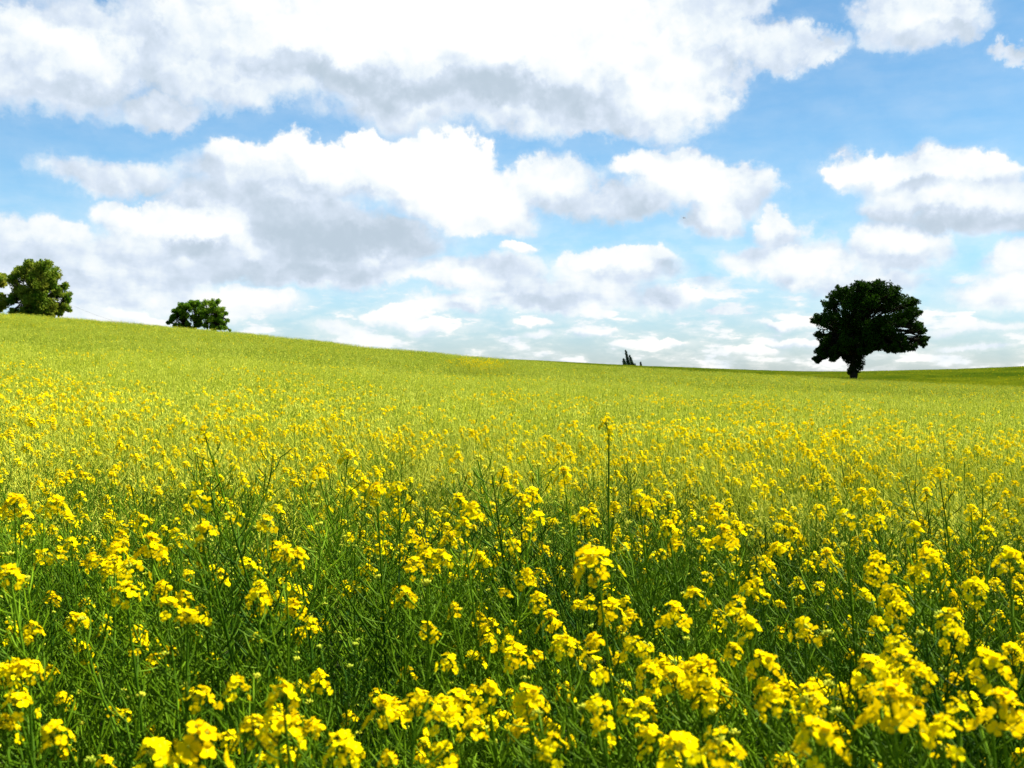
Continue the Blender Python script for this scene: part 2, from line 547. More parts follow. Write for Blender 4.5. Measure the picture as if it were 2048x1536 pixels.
def head(rn, base, axis, size=1.0, nfl=16):
    """the yellow flower head at the end of a shoot"""
    mb = MB()
    tip = base + axis * 0.030 * size
    mb.tube([base, tip], [0.0013, 0.0010], 4, STEM)
    for i in range(9):
        d = tilt_dir(axis, i * 2.4, rn.uniform(0.1, 1.0))
        mb.octa(tip + d * rn.uniform(0.004, 0.010) * size, 0.0022 * size, BUD, 1.8, d)
    for i in range(nfl):
        t = (i + 0.5) / nfl
        th = 0.30 + 1.25 * t + rn.uniform(-0.15, 0.15)
        d = tilt_dir(axis, i * 2.4 + rn.uniform(-.3, .3), th)
        if rn.random() < 0.22: continue
        st = tip - axis * (0.026 * t * size)
        ln = (0.015 + 0.010 * t) * size * rn.uniform(0.85, 1.15)
        e = st + d * ln + Vector((0, 0, 0.003))
        mb.tube([st, e], [0.0007, 0.0006], 3, STEM)
        nn = (d * 1.0 + axis * 0.15 + rvec(rn) * 0.45).normalized()
        flower(mb, e, nn, 0.0088 * size * rn.uniform(0.85, 1.15), rn)
    return mb


def pods(mb, rn, pts, t0, t1, spacing, detail=2, plen=0.047):
    """seed pods spiralling up the shoot between the fractions t0 and t1"""
    n = len(pts) - 1
    L = sum((pts[i + 1] - pts[i]).length for i in range(n))
    cnt = max(3, int(L * (t1 - t0) / spacing)); phi = rn.uniform(0, 6.28)
    for i in range(cnt):
        t = t0 + (t1 - t0) * (i + rn.random() * 0.6) / cnt
        q = t * n; k = min(n - 1, int(q)); f = q - k
        p = pts[k].lerp(pts[k + 1], f); ax = (pts[k + 1] - pts[k]).normalized()
        phi += 2.4 + rn.uniform(-0.3, 0.3)
        d = tilt_dir(ax, phi, rn.uniform(0.95, 1.35))
        up = (ax * 0.6 + Vector((0, 0, 0.8))).normalized()
        ped = rn.uniform(0.014, 0.022)
        grow = 1.0 - 0.55 * (i / cnt) ** 2
        pl = plen * rn.uniform(0.75, 1.2) * grow
        a = p + d * ped + up * ped * 0.15
        bend = rn.uniform(0.2, 1.15)
        d1 = (d + up * bend * 0.6).normalized(); d2 = (d + up * bend * 1.5).normalized()
        b = a + d1 * pl * 0.5; c = b + d2 * pl * 0.5
        if detail == 2:
            e = c + d2 * 0.008
            m_ = a.lerp(b, 0.5)
            mb.tube([p, a, m_, b, c, e], [0.0007, 0.0009, 0.0014, 0.0015, 0.0011, 0.0003], 4, POD)
        elif detail == 1:
            sd = d1.cross(rvec(rn)).normalized()
            mb.strip([p, a, b, c], sd, [0.0008, 0.0017, 0.0023, 0.0009], POD)
        else:
            sd = d1.cross(rvec(rn)).normalized()
            mb.strip([a, c], sd, [0.0045, 0.0030], POD)


def curve_pts(p0, d0, d1, L, n, rn=None, wob=0.0):
    pts = [p0.copy()]
    for i in range(n):
        t = (i + 0.5) / n
        d = d0.lerp(d1, t).normalized()
        if rn and wob: d = (d + rvec(rn) * wob).normalized()
        pts.append(pts[-1] + d * L / n)
    return pts


def leafblade(mb, rn, p, d, L, wd):
    sd = d.cross(Vector((0, 0, 1)))
    if sd.length < 0.1: sd = Vector((1, 0, 0))
    sd.normalize()
    dn = Vector((0, 0, -1))
    prof = [(0, .15), (.25, .8), (.5, 1.0), (.75, .7), (1.0, .08)]
    mb.strip([p + d * L * t + dn * L * 0.45 * t * t for t, _ in prof], sd, [wd * w for _, w in prof], LEAF)


def plant(rn, H=1.25, nb=4, pfl=0.7, detail=2, hsize=1.0, low=True, sparse=1.0, bare=False):
    """[(part name, mesh, head mesh or None)], top of main stem; leans a little to -x as if in a breeze"""
    lean = Vector((rn.uniform(-0.14, 0.02), rn.uniform(-0.06, 0.06), 1)).normalized()
    lean2 = (lean + Vector((rn.uniform(-0.22, 0.04), rn.uniform(-0.12, 0.12), 0))).normalized()
    k = {2: 6, 1: 3, 0: 3}[detail]
    ns = {2: 9, 1: 4, 0: 2}[detail]
    main = curve_pts(Vector((0, 0, 0)), lean, lean2, H - 0.03, ns, rn, 0.035 if detail == 2 else 0.0)
    stem = MB()
    r0 = {2: 0.0050, 1: 0.0055, 0: 0.007}[detail]
    nn = len(main)
    stem.tube(main, [r0 + (0.0016 - r0) * (i / (nn - 1)) ** 0.9 for i in range(nn)], k, STEM)
    axis = (main[-1] - main[-2]).normalized()
    spc = {2: 0.0105, 1: 0.014, 0: 0.030}[detail] * sparse
    pods(stem, rn, main, 0.62 if bare else 0.70, 0.74 if bare else 0.975, spc, detail)
    if low and detail >= 1:
        for i in range(11 if detail == 2 else 3):
            t = rn.uniform(0.25, 0.70); q = t * (nn - 1); kk = int(q)
            p = main[kk].lerp(main[min(kk + 1, nn - 1)], q - kk)
            a = rn.uniform(0, 6.28)
            leafblade(stem, rn, p, Vector((math.cos(a), math.sin(a), rn.uniform(0.2, 0.8))).normalized(), rn.uniform(0.07, 0.16), rn.uniform(0.010, 0.024))

    def mkhead(end, ax, pr, sc):
        if rn.random() < pr:
            if detail == 2:
                return head(rn, end, ax, sc * hsize * rn.uniform(0.60, 0.98), rn.randint(9, 20))
            h = MB()
            nq, rr, sz = (15, 0.026, 0.0078) if detail == 1 else (4, 0.018, 0.017)
            for _ in range(nq):
                d = tilt_dir(ax, rn.uniform(0, 6.28), rn.uniform(0.1, 1.6))
                c = end + d * rr * rn.uniform(0.5, 1.15) - ax * 0.004
                u = (d + rvec(rn) * 0.5).normalized(); a_ = u.orthogonal().normalized(); b_ = u.cross(a_)
                s_ = sz * rn.uniform(0.7, 1.3)
                h.quad([c - a_ * s_, c - b_ * s_, c + a_ * s_, c + b_ * s_], PETAL)
            return h
        h = MB()
        if detail == 2:
            for i in range(8):
                d = tilt_dir(ax, i * 2.4, rn.uniform(0.1, 0.9))
                h.octa(end + d * 0.007, 0.002, BUD, 1.8, d)
        return h if detail == 2 else None

    parts = [['stem', stem, mkhead(main[-1], axis, pfl, 1.12)]]
    a0 = rn.uniform(0, 6.28)
    for b in range(nb):
        t = 0.42 + 0.36 * b / max(1, nb - 1) + rn.uniform(-.03, .03)
        q = t * (nn - 1); kk = int(q)
        p = main[kk].lerp(main[min(kk + 1, nn - 1)], q - kk)
        a = a0 + b * 2.4 + rn.uniform(-.4, .4)
        out_ = Vector((math.cos(a), math.sin(a), 0))
        d0 = (out_ * rn.uniform(0.55, 0.95) + Vector((0, 0, 0.75))).normalized()
        d1 = (Vector((-0.10, 0, 1)) + out_ * rn.uniform(0.0, 0.25)).normalized()
        Lb = max(0.16, (H - p.z) * (rn.uniform(0.82, 1.03) if not bare else 0.55))
        bp = curve_pts(p, d0, d1, Lb, {2: 7, 1: 3, 0: 2}[detail], rn, 0.04 if detail == 2 else 0)
        br = MB(); nbp = len(bp)
        rb = 0.0027 if detail else 0.004
        br.tube(bp, [rb + (0.0012 - rb) * i / (nbp - 1) for i in range(nbp)], 5 if detail == 2 else 3, STEM)
        pods(br, rn, bp, 0.42, 0.97, spc, detail)
        parts.append(['branch', br, mkhead(bp[-1], (bp[-1] - bp[-2]).normalized(), pfl * 0.85, rn.uniform(0.8, 1.0))])
    return parts, main[-1].copy()


def joined(parts):
    m = MB()
    for _, b, h in parts:
        m.add(b)
        if h: m.add(h)
    return m


# ------------------------------------------------------------------ templates
rn = random.Random(5)
TEMPL = []          # near plants as separate parts
for i in range(16):
    kind = i % 4            # 0,1 flowering, 2 half, 3 mostly pods
    pf = [0.95, 0.85, 0.55, 0.15][kind]
    TEMPL.append((plant(rn, rn.uniform(1.18, 1.32), rn.choice([4, 5, 5]), pf), kind))

TEMPL.append((plant(rn, 1.32, 2, 1.0, hsize=1.15, bare=True), 0))      # bare stalk with one full head
TEMPL.append((plant(rn, 1.34, 1, 1.0, hsize=1.0, bare=True), 0))
for q_ in (16, 17):
    ptsm = TEMPL[q_][0][0][0][1].v
    tp_ = TEMPL[q_][0][1]
    TEMPL[q_][0][0][0][2] = head(rn, tp_, Vector((-0.25, -0.1, 1)).normalized(), 1.15 if q_ == 16 else 0.72, 20 if q_ == 16 else 9)


def templ_mesh(parts, i):
    out = []
    for nm, b, h in parts:
        me = b.obj(nm, mats=MAT_SHADED).data
        hm = h.obj('flower_head', mats=MAT_SHADED).data if h and h.f else None
        out.append((nm, me, hm))
    return out


TM = [(templ_mesh(t[0][0], i), t[0][1], t[1]) for i, t in enumerate(TEMPL)]

# sources for the scattered crop (kept outside the scene)
SRC = bpy.data.collections.new('crop_sources')
src_names = []


def add_src(mb, nm, mats=None):
    o = mb.obj(nm, mats=mats)
    SRC.objects.link(o); src_names.append(o.name)


for i in range(16):
    add_src(joined(TEMPL[i][0][0]), 'aa_plant_%02d' % i)


def patch(rn, size, dens, pfl, detail, H=1.2, nb=3, sparse=1.0):
    m = MB()
    for _ in range(int(size * size * dens)):
        parts, _t = plant(rn, H * (rn.uniform(0.88, 1.08) if detail else rn.uniform(0.80, 1.12)), nb, pfl, detail, low=(detail == 1), sparse=sparse)
        j = joined(parts)
        o = Vector((rn.uniform(-.5, .5) * size, rn.uniform(-.5, .5) * size, 0))
        Rz = Matrix.Rotation(rn.uniform(0, 6.28), 3, 'Z') if detail < 2 else Matrix.Identity(3)
        j.v = [Rz @ v + o for v in j.v]
        m.add(j)
    return m


MIDP = [0.008, 0.012, 0.10, 0.12, 0.30, 0.34, 0.6, 0.6]
for i, pf in enumerate(MIDP):
    add_src(patch(rn, 1.0, 30, pf, 1), 'bb_patch_%02d' % i)
FARP = [0.004, 0.006, 0.02, 0.025, 0.05, 0.06, 0.4]
for i, pf in enumerate(FARP):
    add_src(patch(rn, 3.0, 15, pf, 0, nb=3), 'cc_patch_%02d' % i)
N0, N1, N2 = 16, len(MIDP), len(FARP)
N_SHADED = N0 + N1 + N2          # the same sixteen plants in the darker colours that paint in foreground shade
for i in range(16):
    add_src(joined(TEMPL[i][0][0]), 'dd_shaded_%02d' % i, MAT_SHADED)


# ------------------------------------------------------------------ value noise on the plan
def vnoise(x, y, seed=0):
    xi, yi = math.floor(x), math.floor(y); fx, fy = x - xi, y - yi
    def h(a, b):
        n = (a * 374761393 + b * 668265263 + seed * 1442695041) & 0xffffffff
        n = ((n ^ (n >> 13)) * 1274126177) & 0xffffffff
        return ((n ^ (n >> 16)) & 0xffff) / 65535.0
    fx, fy = fx * fx * (3 - 2 * fx), fy * fy * (3 - 2 * fy)
    return (h(xi, yi) * (1 - fx) + h(xi + 1, yi) * fx) * (1 - fy) + (h(xi, yi + 1) * (1 - fx) + h(xi + 1, yi + 1) * fx) * fy


def flowering(x, y):
    """how much the crop is in flower at a spot, 0 to 1"""
    r = math.hypot(x, y)
    n = 0.6 * vnoise(x * 0.7, y * 0.7, 3) + 0.4 * vnoise(x * 1.9, y * 1.9, 4)
    base = np.interp(r, [0, 2, 3.5, 5, 8, 12, 18, 40, 100], [0.88, 0.68, 0.46, 0.44, 0.46, 0.10, 0.01, 0.0, 0.0])
    side = 0.42 * math.atan2(x, y) / 0.47 * max(0.0, 1 - r / 6)
    return min(1.0, max(0.0, base + side + (n - 0.5) * (1.1 if r < 20 else 0.25)))


# ------------------------------------------------------------------ near plants, each a thing of its own
R_NEAR = 3.75
GROUP = 'rapeseed plants at the near edge of the field'
LBL = {0: 'rapeseed plant with full yellow flower heads in the crowd of the near crop',
       2: 'rapeseed plant part in flower and part in pod in the near crop',
       3: 'rapeseed plant gone mostly to thin green pods in the near crop'}
near_roots = []


def put_plant(ti, loc, rz, sc, label=None, group=GROUP, tilt=(0, 0)):
    meshes, top, kind = TM[ti]
    r = bpy.data.objects.new('rapeseed_plant', None)
    r.empty_display_size = 0.1
    COL.objects.link(r)
    r.location = loc; r.rotation_euler = (tilt[0], tilt[1], rz); r.scale = (sc, sc, sc)
    tag(r, label or LBL[0 if kind < 2 else kind], 'rapeseed plant', group)
    for nm, me, hm in meshes:
        b = bpy.data.objects.new(nm, me); COL.objects.link(b); b.parent = r
        if hm:
            h = bpy.data.objects.new('flower_head' if len(hm.polygons) > 150 else 'flower_bud', hm); COL.objects.link(h); h.parent = b
    near_roots.append((r.location.x, r.location.y))
    return r


def put_head_at(px, py, d, ti, label=None, rz=None, rn=random.Random(3)):
    """stand a plant so that its top flower head is at distance d along a line of sight"""
    meshes, top, kind = TM[ti]
    w = CAM + ray(px, py) * d
    rz = rn.uniform(-0.7, 0.7) if rz is None else rz
    s = 1.0
    for _ in range(6):
        off = Matrix.Rotation(rz, 3, 'Z') @ (top * s)
        root = Vector((w.x - off.x, w.y - off.y, 0)); root.z = gz(root.x, root.y)
        s = (w.z + 0.0 - root.z) / (top.z + 0.02)
    return put_plant(ti, root, rz, s, label)


HERO = [
    (1200, 1150, 1.42, 16, 'tall rapeseed plant with a bright flower head clear above its neighbours on a bare stalk'),
    (1218, 850, 2.3, 17, 'tallest rapeseed stalk with a small drooping dull-gold head against the pale green crop'),
    (1790, 1440, 1.12, 4, None), (1890, 1470, 1.15, 5, None), (1640, 1500, 1.1, 0, None), (570, 1400, 1.15, 5, None),
    (400, 1520, 1.1, 4, None), (690, 1500, 1.2, 1, None), (115, 1475, 1.3, 8, None), (180, 1495, 1.35, 2, None),
    (400, 1005, 2.2, 9, None), (415, 1065, 1.9, 8, None), (755, 985, 2.3, 12, None), (640, 945, 2.9, 13, None),
    (920, 1005, 2.5, 1, None), (930, 1055, 2.1, 5, None), (1280, 1000, 2.4, 9, None), (1130, 960, 2.9, 4, None),
    (1500, 1255, 1.6, 8, None), (1610, 1265, 1.65, 9, None), (1800, 1225, 1.7, 12, None), (1915, 1275, 1.6, 13, None),
    (1530, 1345, 1.5, 0, None), (1625, 1400, 1.4, 1, None), (1350, 1245, 1.8, 4, None), (1135, 1295, 1.6, 5, None), (980, 1385, 1.45, 8, None),
    (1980, 1350, 1.4, 0, None), (1400, 1380, 1.5, 9, None), (1300, 1350, 1.5, 12, None), (1200, 1420, 1.3, 13, None), (1060, 1410, 1.45, 0, None),
    (255, 1190, 1.75, 1, None), (305, 1105, 2.1, 4, None), (245, 1080, 2.3, 5, None), (600, 1115, 2.0, 8, None), (330, 1290, 1.8, 2, None),
    (375, 1240, 1.7, 6, None), (810, 1195, 1.9, 10, None), (620, 1255, 1.9, 14, None), (855, 1120, 2.2, 12, None), (940, 1120, 2.3, 9, None),
    (1030, 1090, 2.4, 13, None), (1170, 1040, 2.5, 0, None), (1340, 1060, 2.3, 1, None), (1450, 1085, 2.2, 4, None), (1750, 1150, 1.9, 5, None),
    (1830, 1060, 2.2, 8, None), (1690, 1040, 2.4, 9, None), (1950, 1180, 1.9, 12, None), (30, 1020, 2.2, 0, None), (20, 1090, 2.1, 2, None),
    (25, 1155, 1.9, 1, None), (60, 1345, 1.6, 6, None), (1880, 945, 3.2, 13, None), (2020, 1130, 2.0, 0, None), (460, 1010, 2.1, 3, None),
    (955, 900, 2.7, 3, None), (415, 870, 3.1, 7, None), (1750, 1400, 1.35, 13, None), (1840, 1360, 1.4, 12, None), (2010, 1450, 1.25, 4, None),
    (770, 1440, 1.5, 4, None), (1110, 1500, 1.2, 5, None), (1310, 1480, 1.3, 8, None), (1450, 1500, 1.15, 9, None), (560, 1480, 1.2, 0, None),
]
for (px, py, d, ti, lb) in HERO:
    put_head_at(px, py, d, ti, lb)

rn = random.Random(21)
cand = []
A_H = math.radians(33)
tries = 0
while len(near_roots) < 300 and tries < 20000:
    tries += 1
    r = math.sqrt(rn.uniform(1.0 ** 2, R_NEAR ** 2)); a = rn.uniform(-A_H, A_H)
    x, y = r * math.sin(a), r * math.cos(a)
    if any((x - q[0]) ** 2 + (y - q[1]) ** 2 < 0.11 ** 2 for q in near_roots): continue
    f = flowering(x, y)
    u = rn.random()
    kind = rn.choice([0, 1]) if u < f * 0.8 else (2 if u < f * 0.8 + 0.28 else 3)
    ti = kind + 4 * rn.randrange(4)
    put_plant(ti, (x, y, gz(x, y)), rn.uniform(-1.1, 1.1), rn.uniform(0.86, 1.03))
print('near plants', len(near_roots), 'tries', tries)

# ------------------------------------------------------------------ the rest of the crop, scattered as one thing
pts, idx, rot, scl = [], [], [], []


def grad(x, y, e=1.0):
    return (gz(x + e, y) - gz(x - e, y)) / (2 * e), (gz(x, y + e) - gz(x, y - e)) / (2 * e)


def put(x, y, i, rz, s, tiltit=False, sz=None, dz=0.0):
    pts.append((x, y, gz(x, y) + dz)); idx.append(i)
    if tiltit:
        gx, gy = grad(x, y); c, s_ = math.cos(-rz), math.sin(-rz)
        lx, ly = c * gx - s_ * gy, s_ * gx + c * gy
        rot.append((math.atan(ly), -math.atan(lx), rz))
    else:
        rot.append((0, 0, rz))
    scl.append((s, s, sz or s))


rn = random.Random(33)
A_W = math.radians(41)
R1, R2, R3 = 9.0, 33.0, 108.0
for _ in range(int(A_W * (R1 ** 2 - R_NEAR ** 2) * 33)):
    r = math.sqrt(rn.uniform(R_NEAR ** 2, R1 ** 2)); a = rn.uniform(-A_W, A_W)
    x, y = r * math.sin(a), r * math.cos(a)
    f = flowering(x, y); u = rn.random()
    kind = rn.choice([0, 1]) if u < f * 0.72 else (2 if u < f * 0.72 + 0.22 else 3)
    put(x, y, (N_SHADED if rn.random() < (6.2 - r) / 2.6 else 0) + kind + 4 * rn.randrange(4), rn.uniform(-1.1, 1.1), rn.uniform(0.86, 1.03))
# the flanks of the near crop, outside the frame
for _ in range(260):
    r = math.sqrt(rn.uniform(0.9, R_NEAR ** 2)); a = rn.choice([-1, 1]) * rn.uniform(A_H, math.radians(50))
    x, y = r * math.sin(a), r * math.cos(a)
    put(x, y, N_SHADED + rn.choice([0, 1, 2, 3]) + 4 * rn.randrange(4), rn.uniform(-1.1, 1.1), rn.uniform(0.86, 1.0))


def grid(step, r0, r1, aw):
    n = int(r1 / step) + 1
    for i in range(-n, n):
        for j in range(0, n):
            x = (i + rn.uniform(0.1, 0.9)) * step; y = (j + rn.uniform(0.1, 0.9)) * step
            r = math.hypot(x, y)
            if r0 < r < r1 and abs(math.atan2(x, y)) < aw: yield x, y, r


for x, y, r in grid(0.84, R1, R2, A_W):
    f = flowering(x, y) * 1.0 + rn.uniform(-0.1, 0.1)
    c = 0 if f < 0.10 else 2 if f < 0.26 else 4 if f < 0.5 else 6
    put(x, y, N0 + c + rn.randrange(2), rn.uniform(0, 6.28), rn.uniform(0.95, 1.08), True, rn.uniform(0.93, 1.04))
clump = hit_crop(962, 742, 1.2, 8)
CL = []
for (px, py) in [(962, 741), (950, 740), (976, 742)]:
    q = hit_crop(px, py, 1.2, 8); CL.append((q.x, q.y))
print('yellow clump at', clump)
for x, y, r in grid(2.5, R2 - 0.8, R3, math.radians(38)):
    f = vnoise(x * 0.05, y * 0.05, 9) * 0.6 + vnoise(x * .3, y * .3, 8) * 0.4
    c = 0 if f < 0.40 else 2 if f < 0.62 else 4
    put(x, y, N0 + N1 + c + rn.randrange(2), rn.uniform(0, 6.28), rn.uniform(0.95, 1.1), True, rn.uniform(0.88, 1.10))
for k in range(90):      # the one bright patch of taller flowering plants up the slope
    q = CL[k % 3]
    put(q[0] + rn.gauss(0, 0.42), q[1] + rn.gauss(0, 2.2), rn.choice([0, 1, 4, 5, 8, 9]), rn.uniform(-1, 1), rn.uniform(1.1, 1.32))


def scatter(name, pts, idx, rot, scl, coll):
    me = bpy.data.meshes.new(name)
    me.from_pydata(pts, [], [])
    a = me.attributes.new('idx', 'INT', 'POINT'); a.data.foreach_set('value', np.array(idx, np.int32))
    a = me.attributes.new('rot', 'FLOAT_VECTOR', 'POINT'); a.data.foreach_set('vector', np.array(rot, np.float32).ravel())
    a = me.attributes.new('scl', 'FLOAT_VECTOR', 'POINT'); a.data.foreach_set('vector', np.array(scl, np.float32).ravel())
    o = bpy.data.objects.new(name, me); COL.objects.link(o)
    ng = bpy.data.node_groups.new(name, 'GeometryNodeTree')
    ng.interface.new_socket(name='Geometry', in_out='INPUT', socket_type='NodeSocketGeometry')
    ng.interface.new_socket(name='Geometry', in_out='OUTPUT', socket_type='NodeSocketGeometry')
    N = ng.nodes.new; L = ng.links.new
    gi, go = N('NodeGroupInput'), N('NodeGroupOutput')
    iop = N('GeometryNodeInstanceOnPoints')
    ci = N('GeometryNodeCollectionInfo'); ci.inputs['Collection'].default_value = coll
    ci.inputs['Separate Children'].default_value = True; ci.inputs['Reset Children'].default_value = True

    def att(n_, ty):
        q = N('GeometryNodeInputNamedAttribute'); q.data_type = ty; q.inputs['Name'].default_value = n_
        return q.outputs['Attribute']
    L(gi.outputs[0], iop.inputs['Points']); L(ci.outputs[0], iop.inputs['Instance'])
    iop.inputs['Pick Instance'].default_value = True
    L(att('idx', 'INT'), iop.inputs['Instance Index'])
    er = N('FunctionNodeEulerToRotation'); L(att('rot', 'FLOAT_VECTOR'), er.inputs[0]); L(er.outputs[0], iop.inputs['Rotation'])
    L(att('scl', 'FLOAT_VECTOR'), iop.inputs['Scale'])
    L(iop.outputs[0], go.inputs[0])
    md = o.modifiers.new('scatter', 'NODES'); md.node_group = ng
    return o


crop = scatter('rapeseed_crop', pts, idx, rot, scl, SRC)
tag(crop, 'dense pale green rapeseed crop with scattered yellow flowers covering the slope', 'crop', kind='stuff')
print('crop instances', len(pts))

# far field on the next rise
SRC2 = bpy.data.collections.new('far_crop_sources')
rn = random.Random(44)
for i, py_ in enumerate([0.0, 0.02, 0.10]):
    m = MB()
    for _ in range(900):
        p = Vector((rn.uniform(-2, 2), rn.uniform(-2, 2), 0)); h = rn.uniform(0.55, 1.0)
        d = Vector((rn.uniform(-.3, .3), rn.uniform(-.3, .3), 1)).normalized()
        sd = Vector((math.cos(q := rn.uniform(0, 6.28)), math.sin(q), 0))
        m.strip([p, p + d * h * 0.6, p + d * h], sd, [0.06, 0.10, 0.02], PETAL if rn.random() < py_ else STEM)
    o = m.obj('dd_far_%d' % i, mats=[MAT_FARCROP, MAT_FARCROP, MAT[PETAL]]); SRC2.objects.link(o)
pts, idx, rot, scl = [], [], [], []
for x, y, r in grid(3.6, 112, 420, math.radians(34)):
    if math.atan2(x, y) < math.radians(-8) : continue
    if r > 300 or r < 420:
        u = rn.random(); lowp = vnoise(x * 0.012, y * 0.012, 5)
        put(x, y, 2 if u < 0.25 * lowp else 1 if u < 0.5 else 0, rn.uniform(0, 6.28), rn.uniform(1.0, 1.2), True, rn.uniform(0.9, 1.1))
farc = scatter('distant_crop', pts, idx, rot, scl, SRC2)
tag(farc, 'darker green crop of the field on the far rise behind the lone tree', 'crop', kind='stuff')
print('far instances', len(pts))


# ------------------------------------------------------------------ trees
def leafcloud(mb, rn, c, R, n, ls, flat=1.0, shell=0.5):
    for _ in range(n):
        d = rvec(rn); rr = R * (shell + (1 - shell) * rn.random() ** 0.6) if rn.random() < 0.8 else R * rn.random()
        p = c + Vector((d.x * rr, d.y * rr, d.z * rr * flat))
        u = (d * 0.4 + rvec(rn)).normalized(); a = u.orthogonal().normalized(); b = u.cross(a)
        t = rn.uniform(0, 6.28); a, b = a * math.cos(t) + b * math.sin(t), b * math.cos(t) - a * math.sin(t)
        s = ls * rn.uniform(0.6, 1.3)
        mb.quad([p - a * s, p - b * s * 0.55, p + a * s, p + b * s * 0.55], 0)


def make_tree(name, base_px, D, blobs, depth, mats_leaf, label, cat, leaf=0.16, dens=1.0, ivy=None, trunk_r=0.35, sub=7, seed=1,
              basez=None, trunks=None, group=None, fork=0.35, spread=0.55):
    """blobs: (px, py, radius px) of the crown's masses, taken to metres at distance D and given depth all round"""
    rn = random.Random(seed)
    d = ray(*base_px); d = d / math.hypot(d.x, d.y)
    bx, by = d.x * D, d.y * D
    fwd = Vector((d.x, d.y, 0)).normalized(); right = Vector((fwd.y, -fwd.x, 0))
    root = bpy.data.objects.new(name, None); COL.objects.link(root)
    z0 = gz(bx, by) if basez is None else basez
    root.location = (bx, by, z0)
    tag(root, label, cat, group)
    ct = math.cos(math.atan2(d.x, d.y)); sh = D * ct * ct / FPX; sc = D * ct / FPX * 0.86

    def loc(px, py):
        return right * ((px - base_px[0]) * sh) + Vector((0, 0, (750 - py) * D * ct / FPX + CAM.z - z0))
    crown, wood = MB(), MB()
    xs = [b[0] for b in blobs]; cx = (min(xs) + max(xs)) / 2; hw = max(1.0, (max(xs) - min(xs)) / 2)
    trunks = trunks or [base_px[0]]
    tops = []
    zs = [loc(b[0], b[1]).z for b in blobs]; zmid = min(zs) + (max(zs) - min(zs)) * fork
    for tpx in trunks:
        b0 = right * ((tpx - base_px[0]) * sh)
        pt = curve_pts(b0 + Vector((0, 0, -0.3)), Vector((0, 0, 1)), Vector((rn.uniform(-.15, .15), rn.uniform(-.1, .1), 1)), zmid + 0.3, 6, rn, 0.05)
        wood.tube(pt, [trunk_r * (1.35 if i == 0 else 1 - 0.45 * i / 6) for i in range(7)], 9, 0)
        tops.append(pt)
    for (px, py, r) in blobs:
        L = loc(px, py); R = r * sc
        edge = max(0.0, 1 - ((px - cx) / (hw + 8)) ** 2) ** 0.5
        nlay = max(1, int(round(depth * 2 * edge / (R * 1.3))))
        for k in range(nlay):
            off = 0 if nlay == 1 else (k / (nlay - 1) - 0.5) * 2 * (depth * edge)
            c = L + fwd * off + Vector((rn.uniform(-.3, .3) * R, 0, -0.25 * R * abs(off) / (depth + .01)))
            # a limb to the blob, forking into twigs
            tp = min(tops, key=lambda q: (q[-1] - c).length)
            s0 = tp[rn.randint(4, 6)] if c.z > tp[3].z else tp[rn.randint(3, 5)]
            mid = s0.lerp(c, 0.55) + Vector((rn.uniform(-.3, .3), rn.uniform(-.3, .3), rn.uniform(0.3, .9)))
            wood.tube([s0, s0.lerp(mid, .5) + rvec(rn) * .12, mid, c], [trunk_r * .34, trunk_r * .26, trunk_r * .17, trunk_r * .07], 5, 0)
            for _ in range(sub):
                dd = rvec(rn); sr = R * rn.uniform(0.22, 0.5)
                cc = c + dd * (R * rn.uniform(0.35, 1.0) - sr * 0.4)
                wood.tube([mid.lerp(c, rn.random()), c.lerp(cc, .6) + rvec(rn) * .05, cc], [trunk_r * .09, trunk_r * .05, trunk_r * .02], 3, 0)
                leafcloud(crown, rn, cc, sr, int(dens * 34 * (sr / leaf) ** 2 * 0.16) + 4, leaf, 0.8)
    w = wood.obj('trunk', root, [MAT_BARK]); COL.objects.link(w)
    c = crown.obj('crown', root, [mats_leaf], smooth=False); COL.objects.link(c)
    if ivy:
        iv = MB()
        for (px, py, r) in ivy:
            L = loc(px, py)
            leafcloud(iv, rn, L, r * sc, int(650 * dens), leaf * 0.8, 1.0, 0.4)
        o = iv.obj('ivy', root, [mats_leaf], smooth=False); COL.objects.link(o)
    print(name, 'crown faces', len(crown.f), 'base z', round(z0, 2))
    return root


OAK = [(1740, 598, 36), (1702, 600, 36), (1662, 604, 24), (1778, 606, 32), (1640, 635, 18), (1812, 632, 26), (1670, 642, 34), (1720, 650, 44), (1770, 650, 38),
       (1832, 655, 14), (1838, 680, 12), (1790, 680, 24), (1745, 676, 26), (1700, 676, 30), (1655, 676, 22), (1640, 702, 13), (1630, 717, 7), (1666, 704, 12),
       (1760, 690, 12), (1818, 693, 13), (1790, 699, 8), (1700, 590, 30), (1760, 585, 24), (1725, 580, 20), (1815, 610, 18), (1665, 718, 6), (1845, 690, 7), (1626, 640, 7), (1690, 700, 14), (1648, 690, 14), (1636, 668, 10), (1675, 696, 14), (1720, 698, 14), (1650, 710, 9), (1672, 712, 8), (1735, 698, 12), (1776, 696, 10), (1805, 697, 9), (1848, 678, 7), (1842, 664, 7), (1635, 722, 5), (1722, 574, 16), (1750, 574, 16), (1680, 586, 18), (1785, 588, 16), (1828, 628, 12)]
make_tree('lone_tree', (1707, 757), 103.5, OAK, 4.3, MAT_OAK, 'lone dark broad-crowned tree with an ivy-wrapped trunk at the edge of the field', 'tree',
          leaf=0.13, dens=0.72, ivy=[(1707, 722, 19), (1696, 716, 13), (1718, 724, 15), (1713, 735, 15), (1704, 742, 12), (1708, 750, 8), (1690, 712, 9), (1700, 706, 14), (1720, 708, 14)], trunk_r=0.42, sub=9, seed=4)
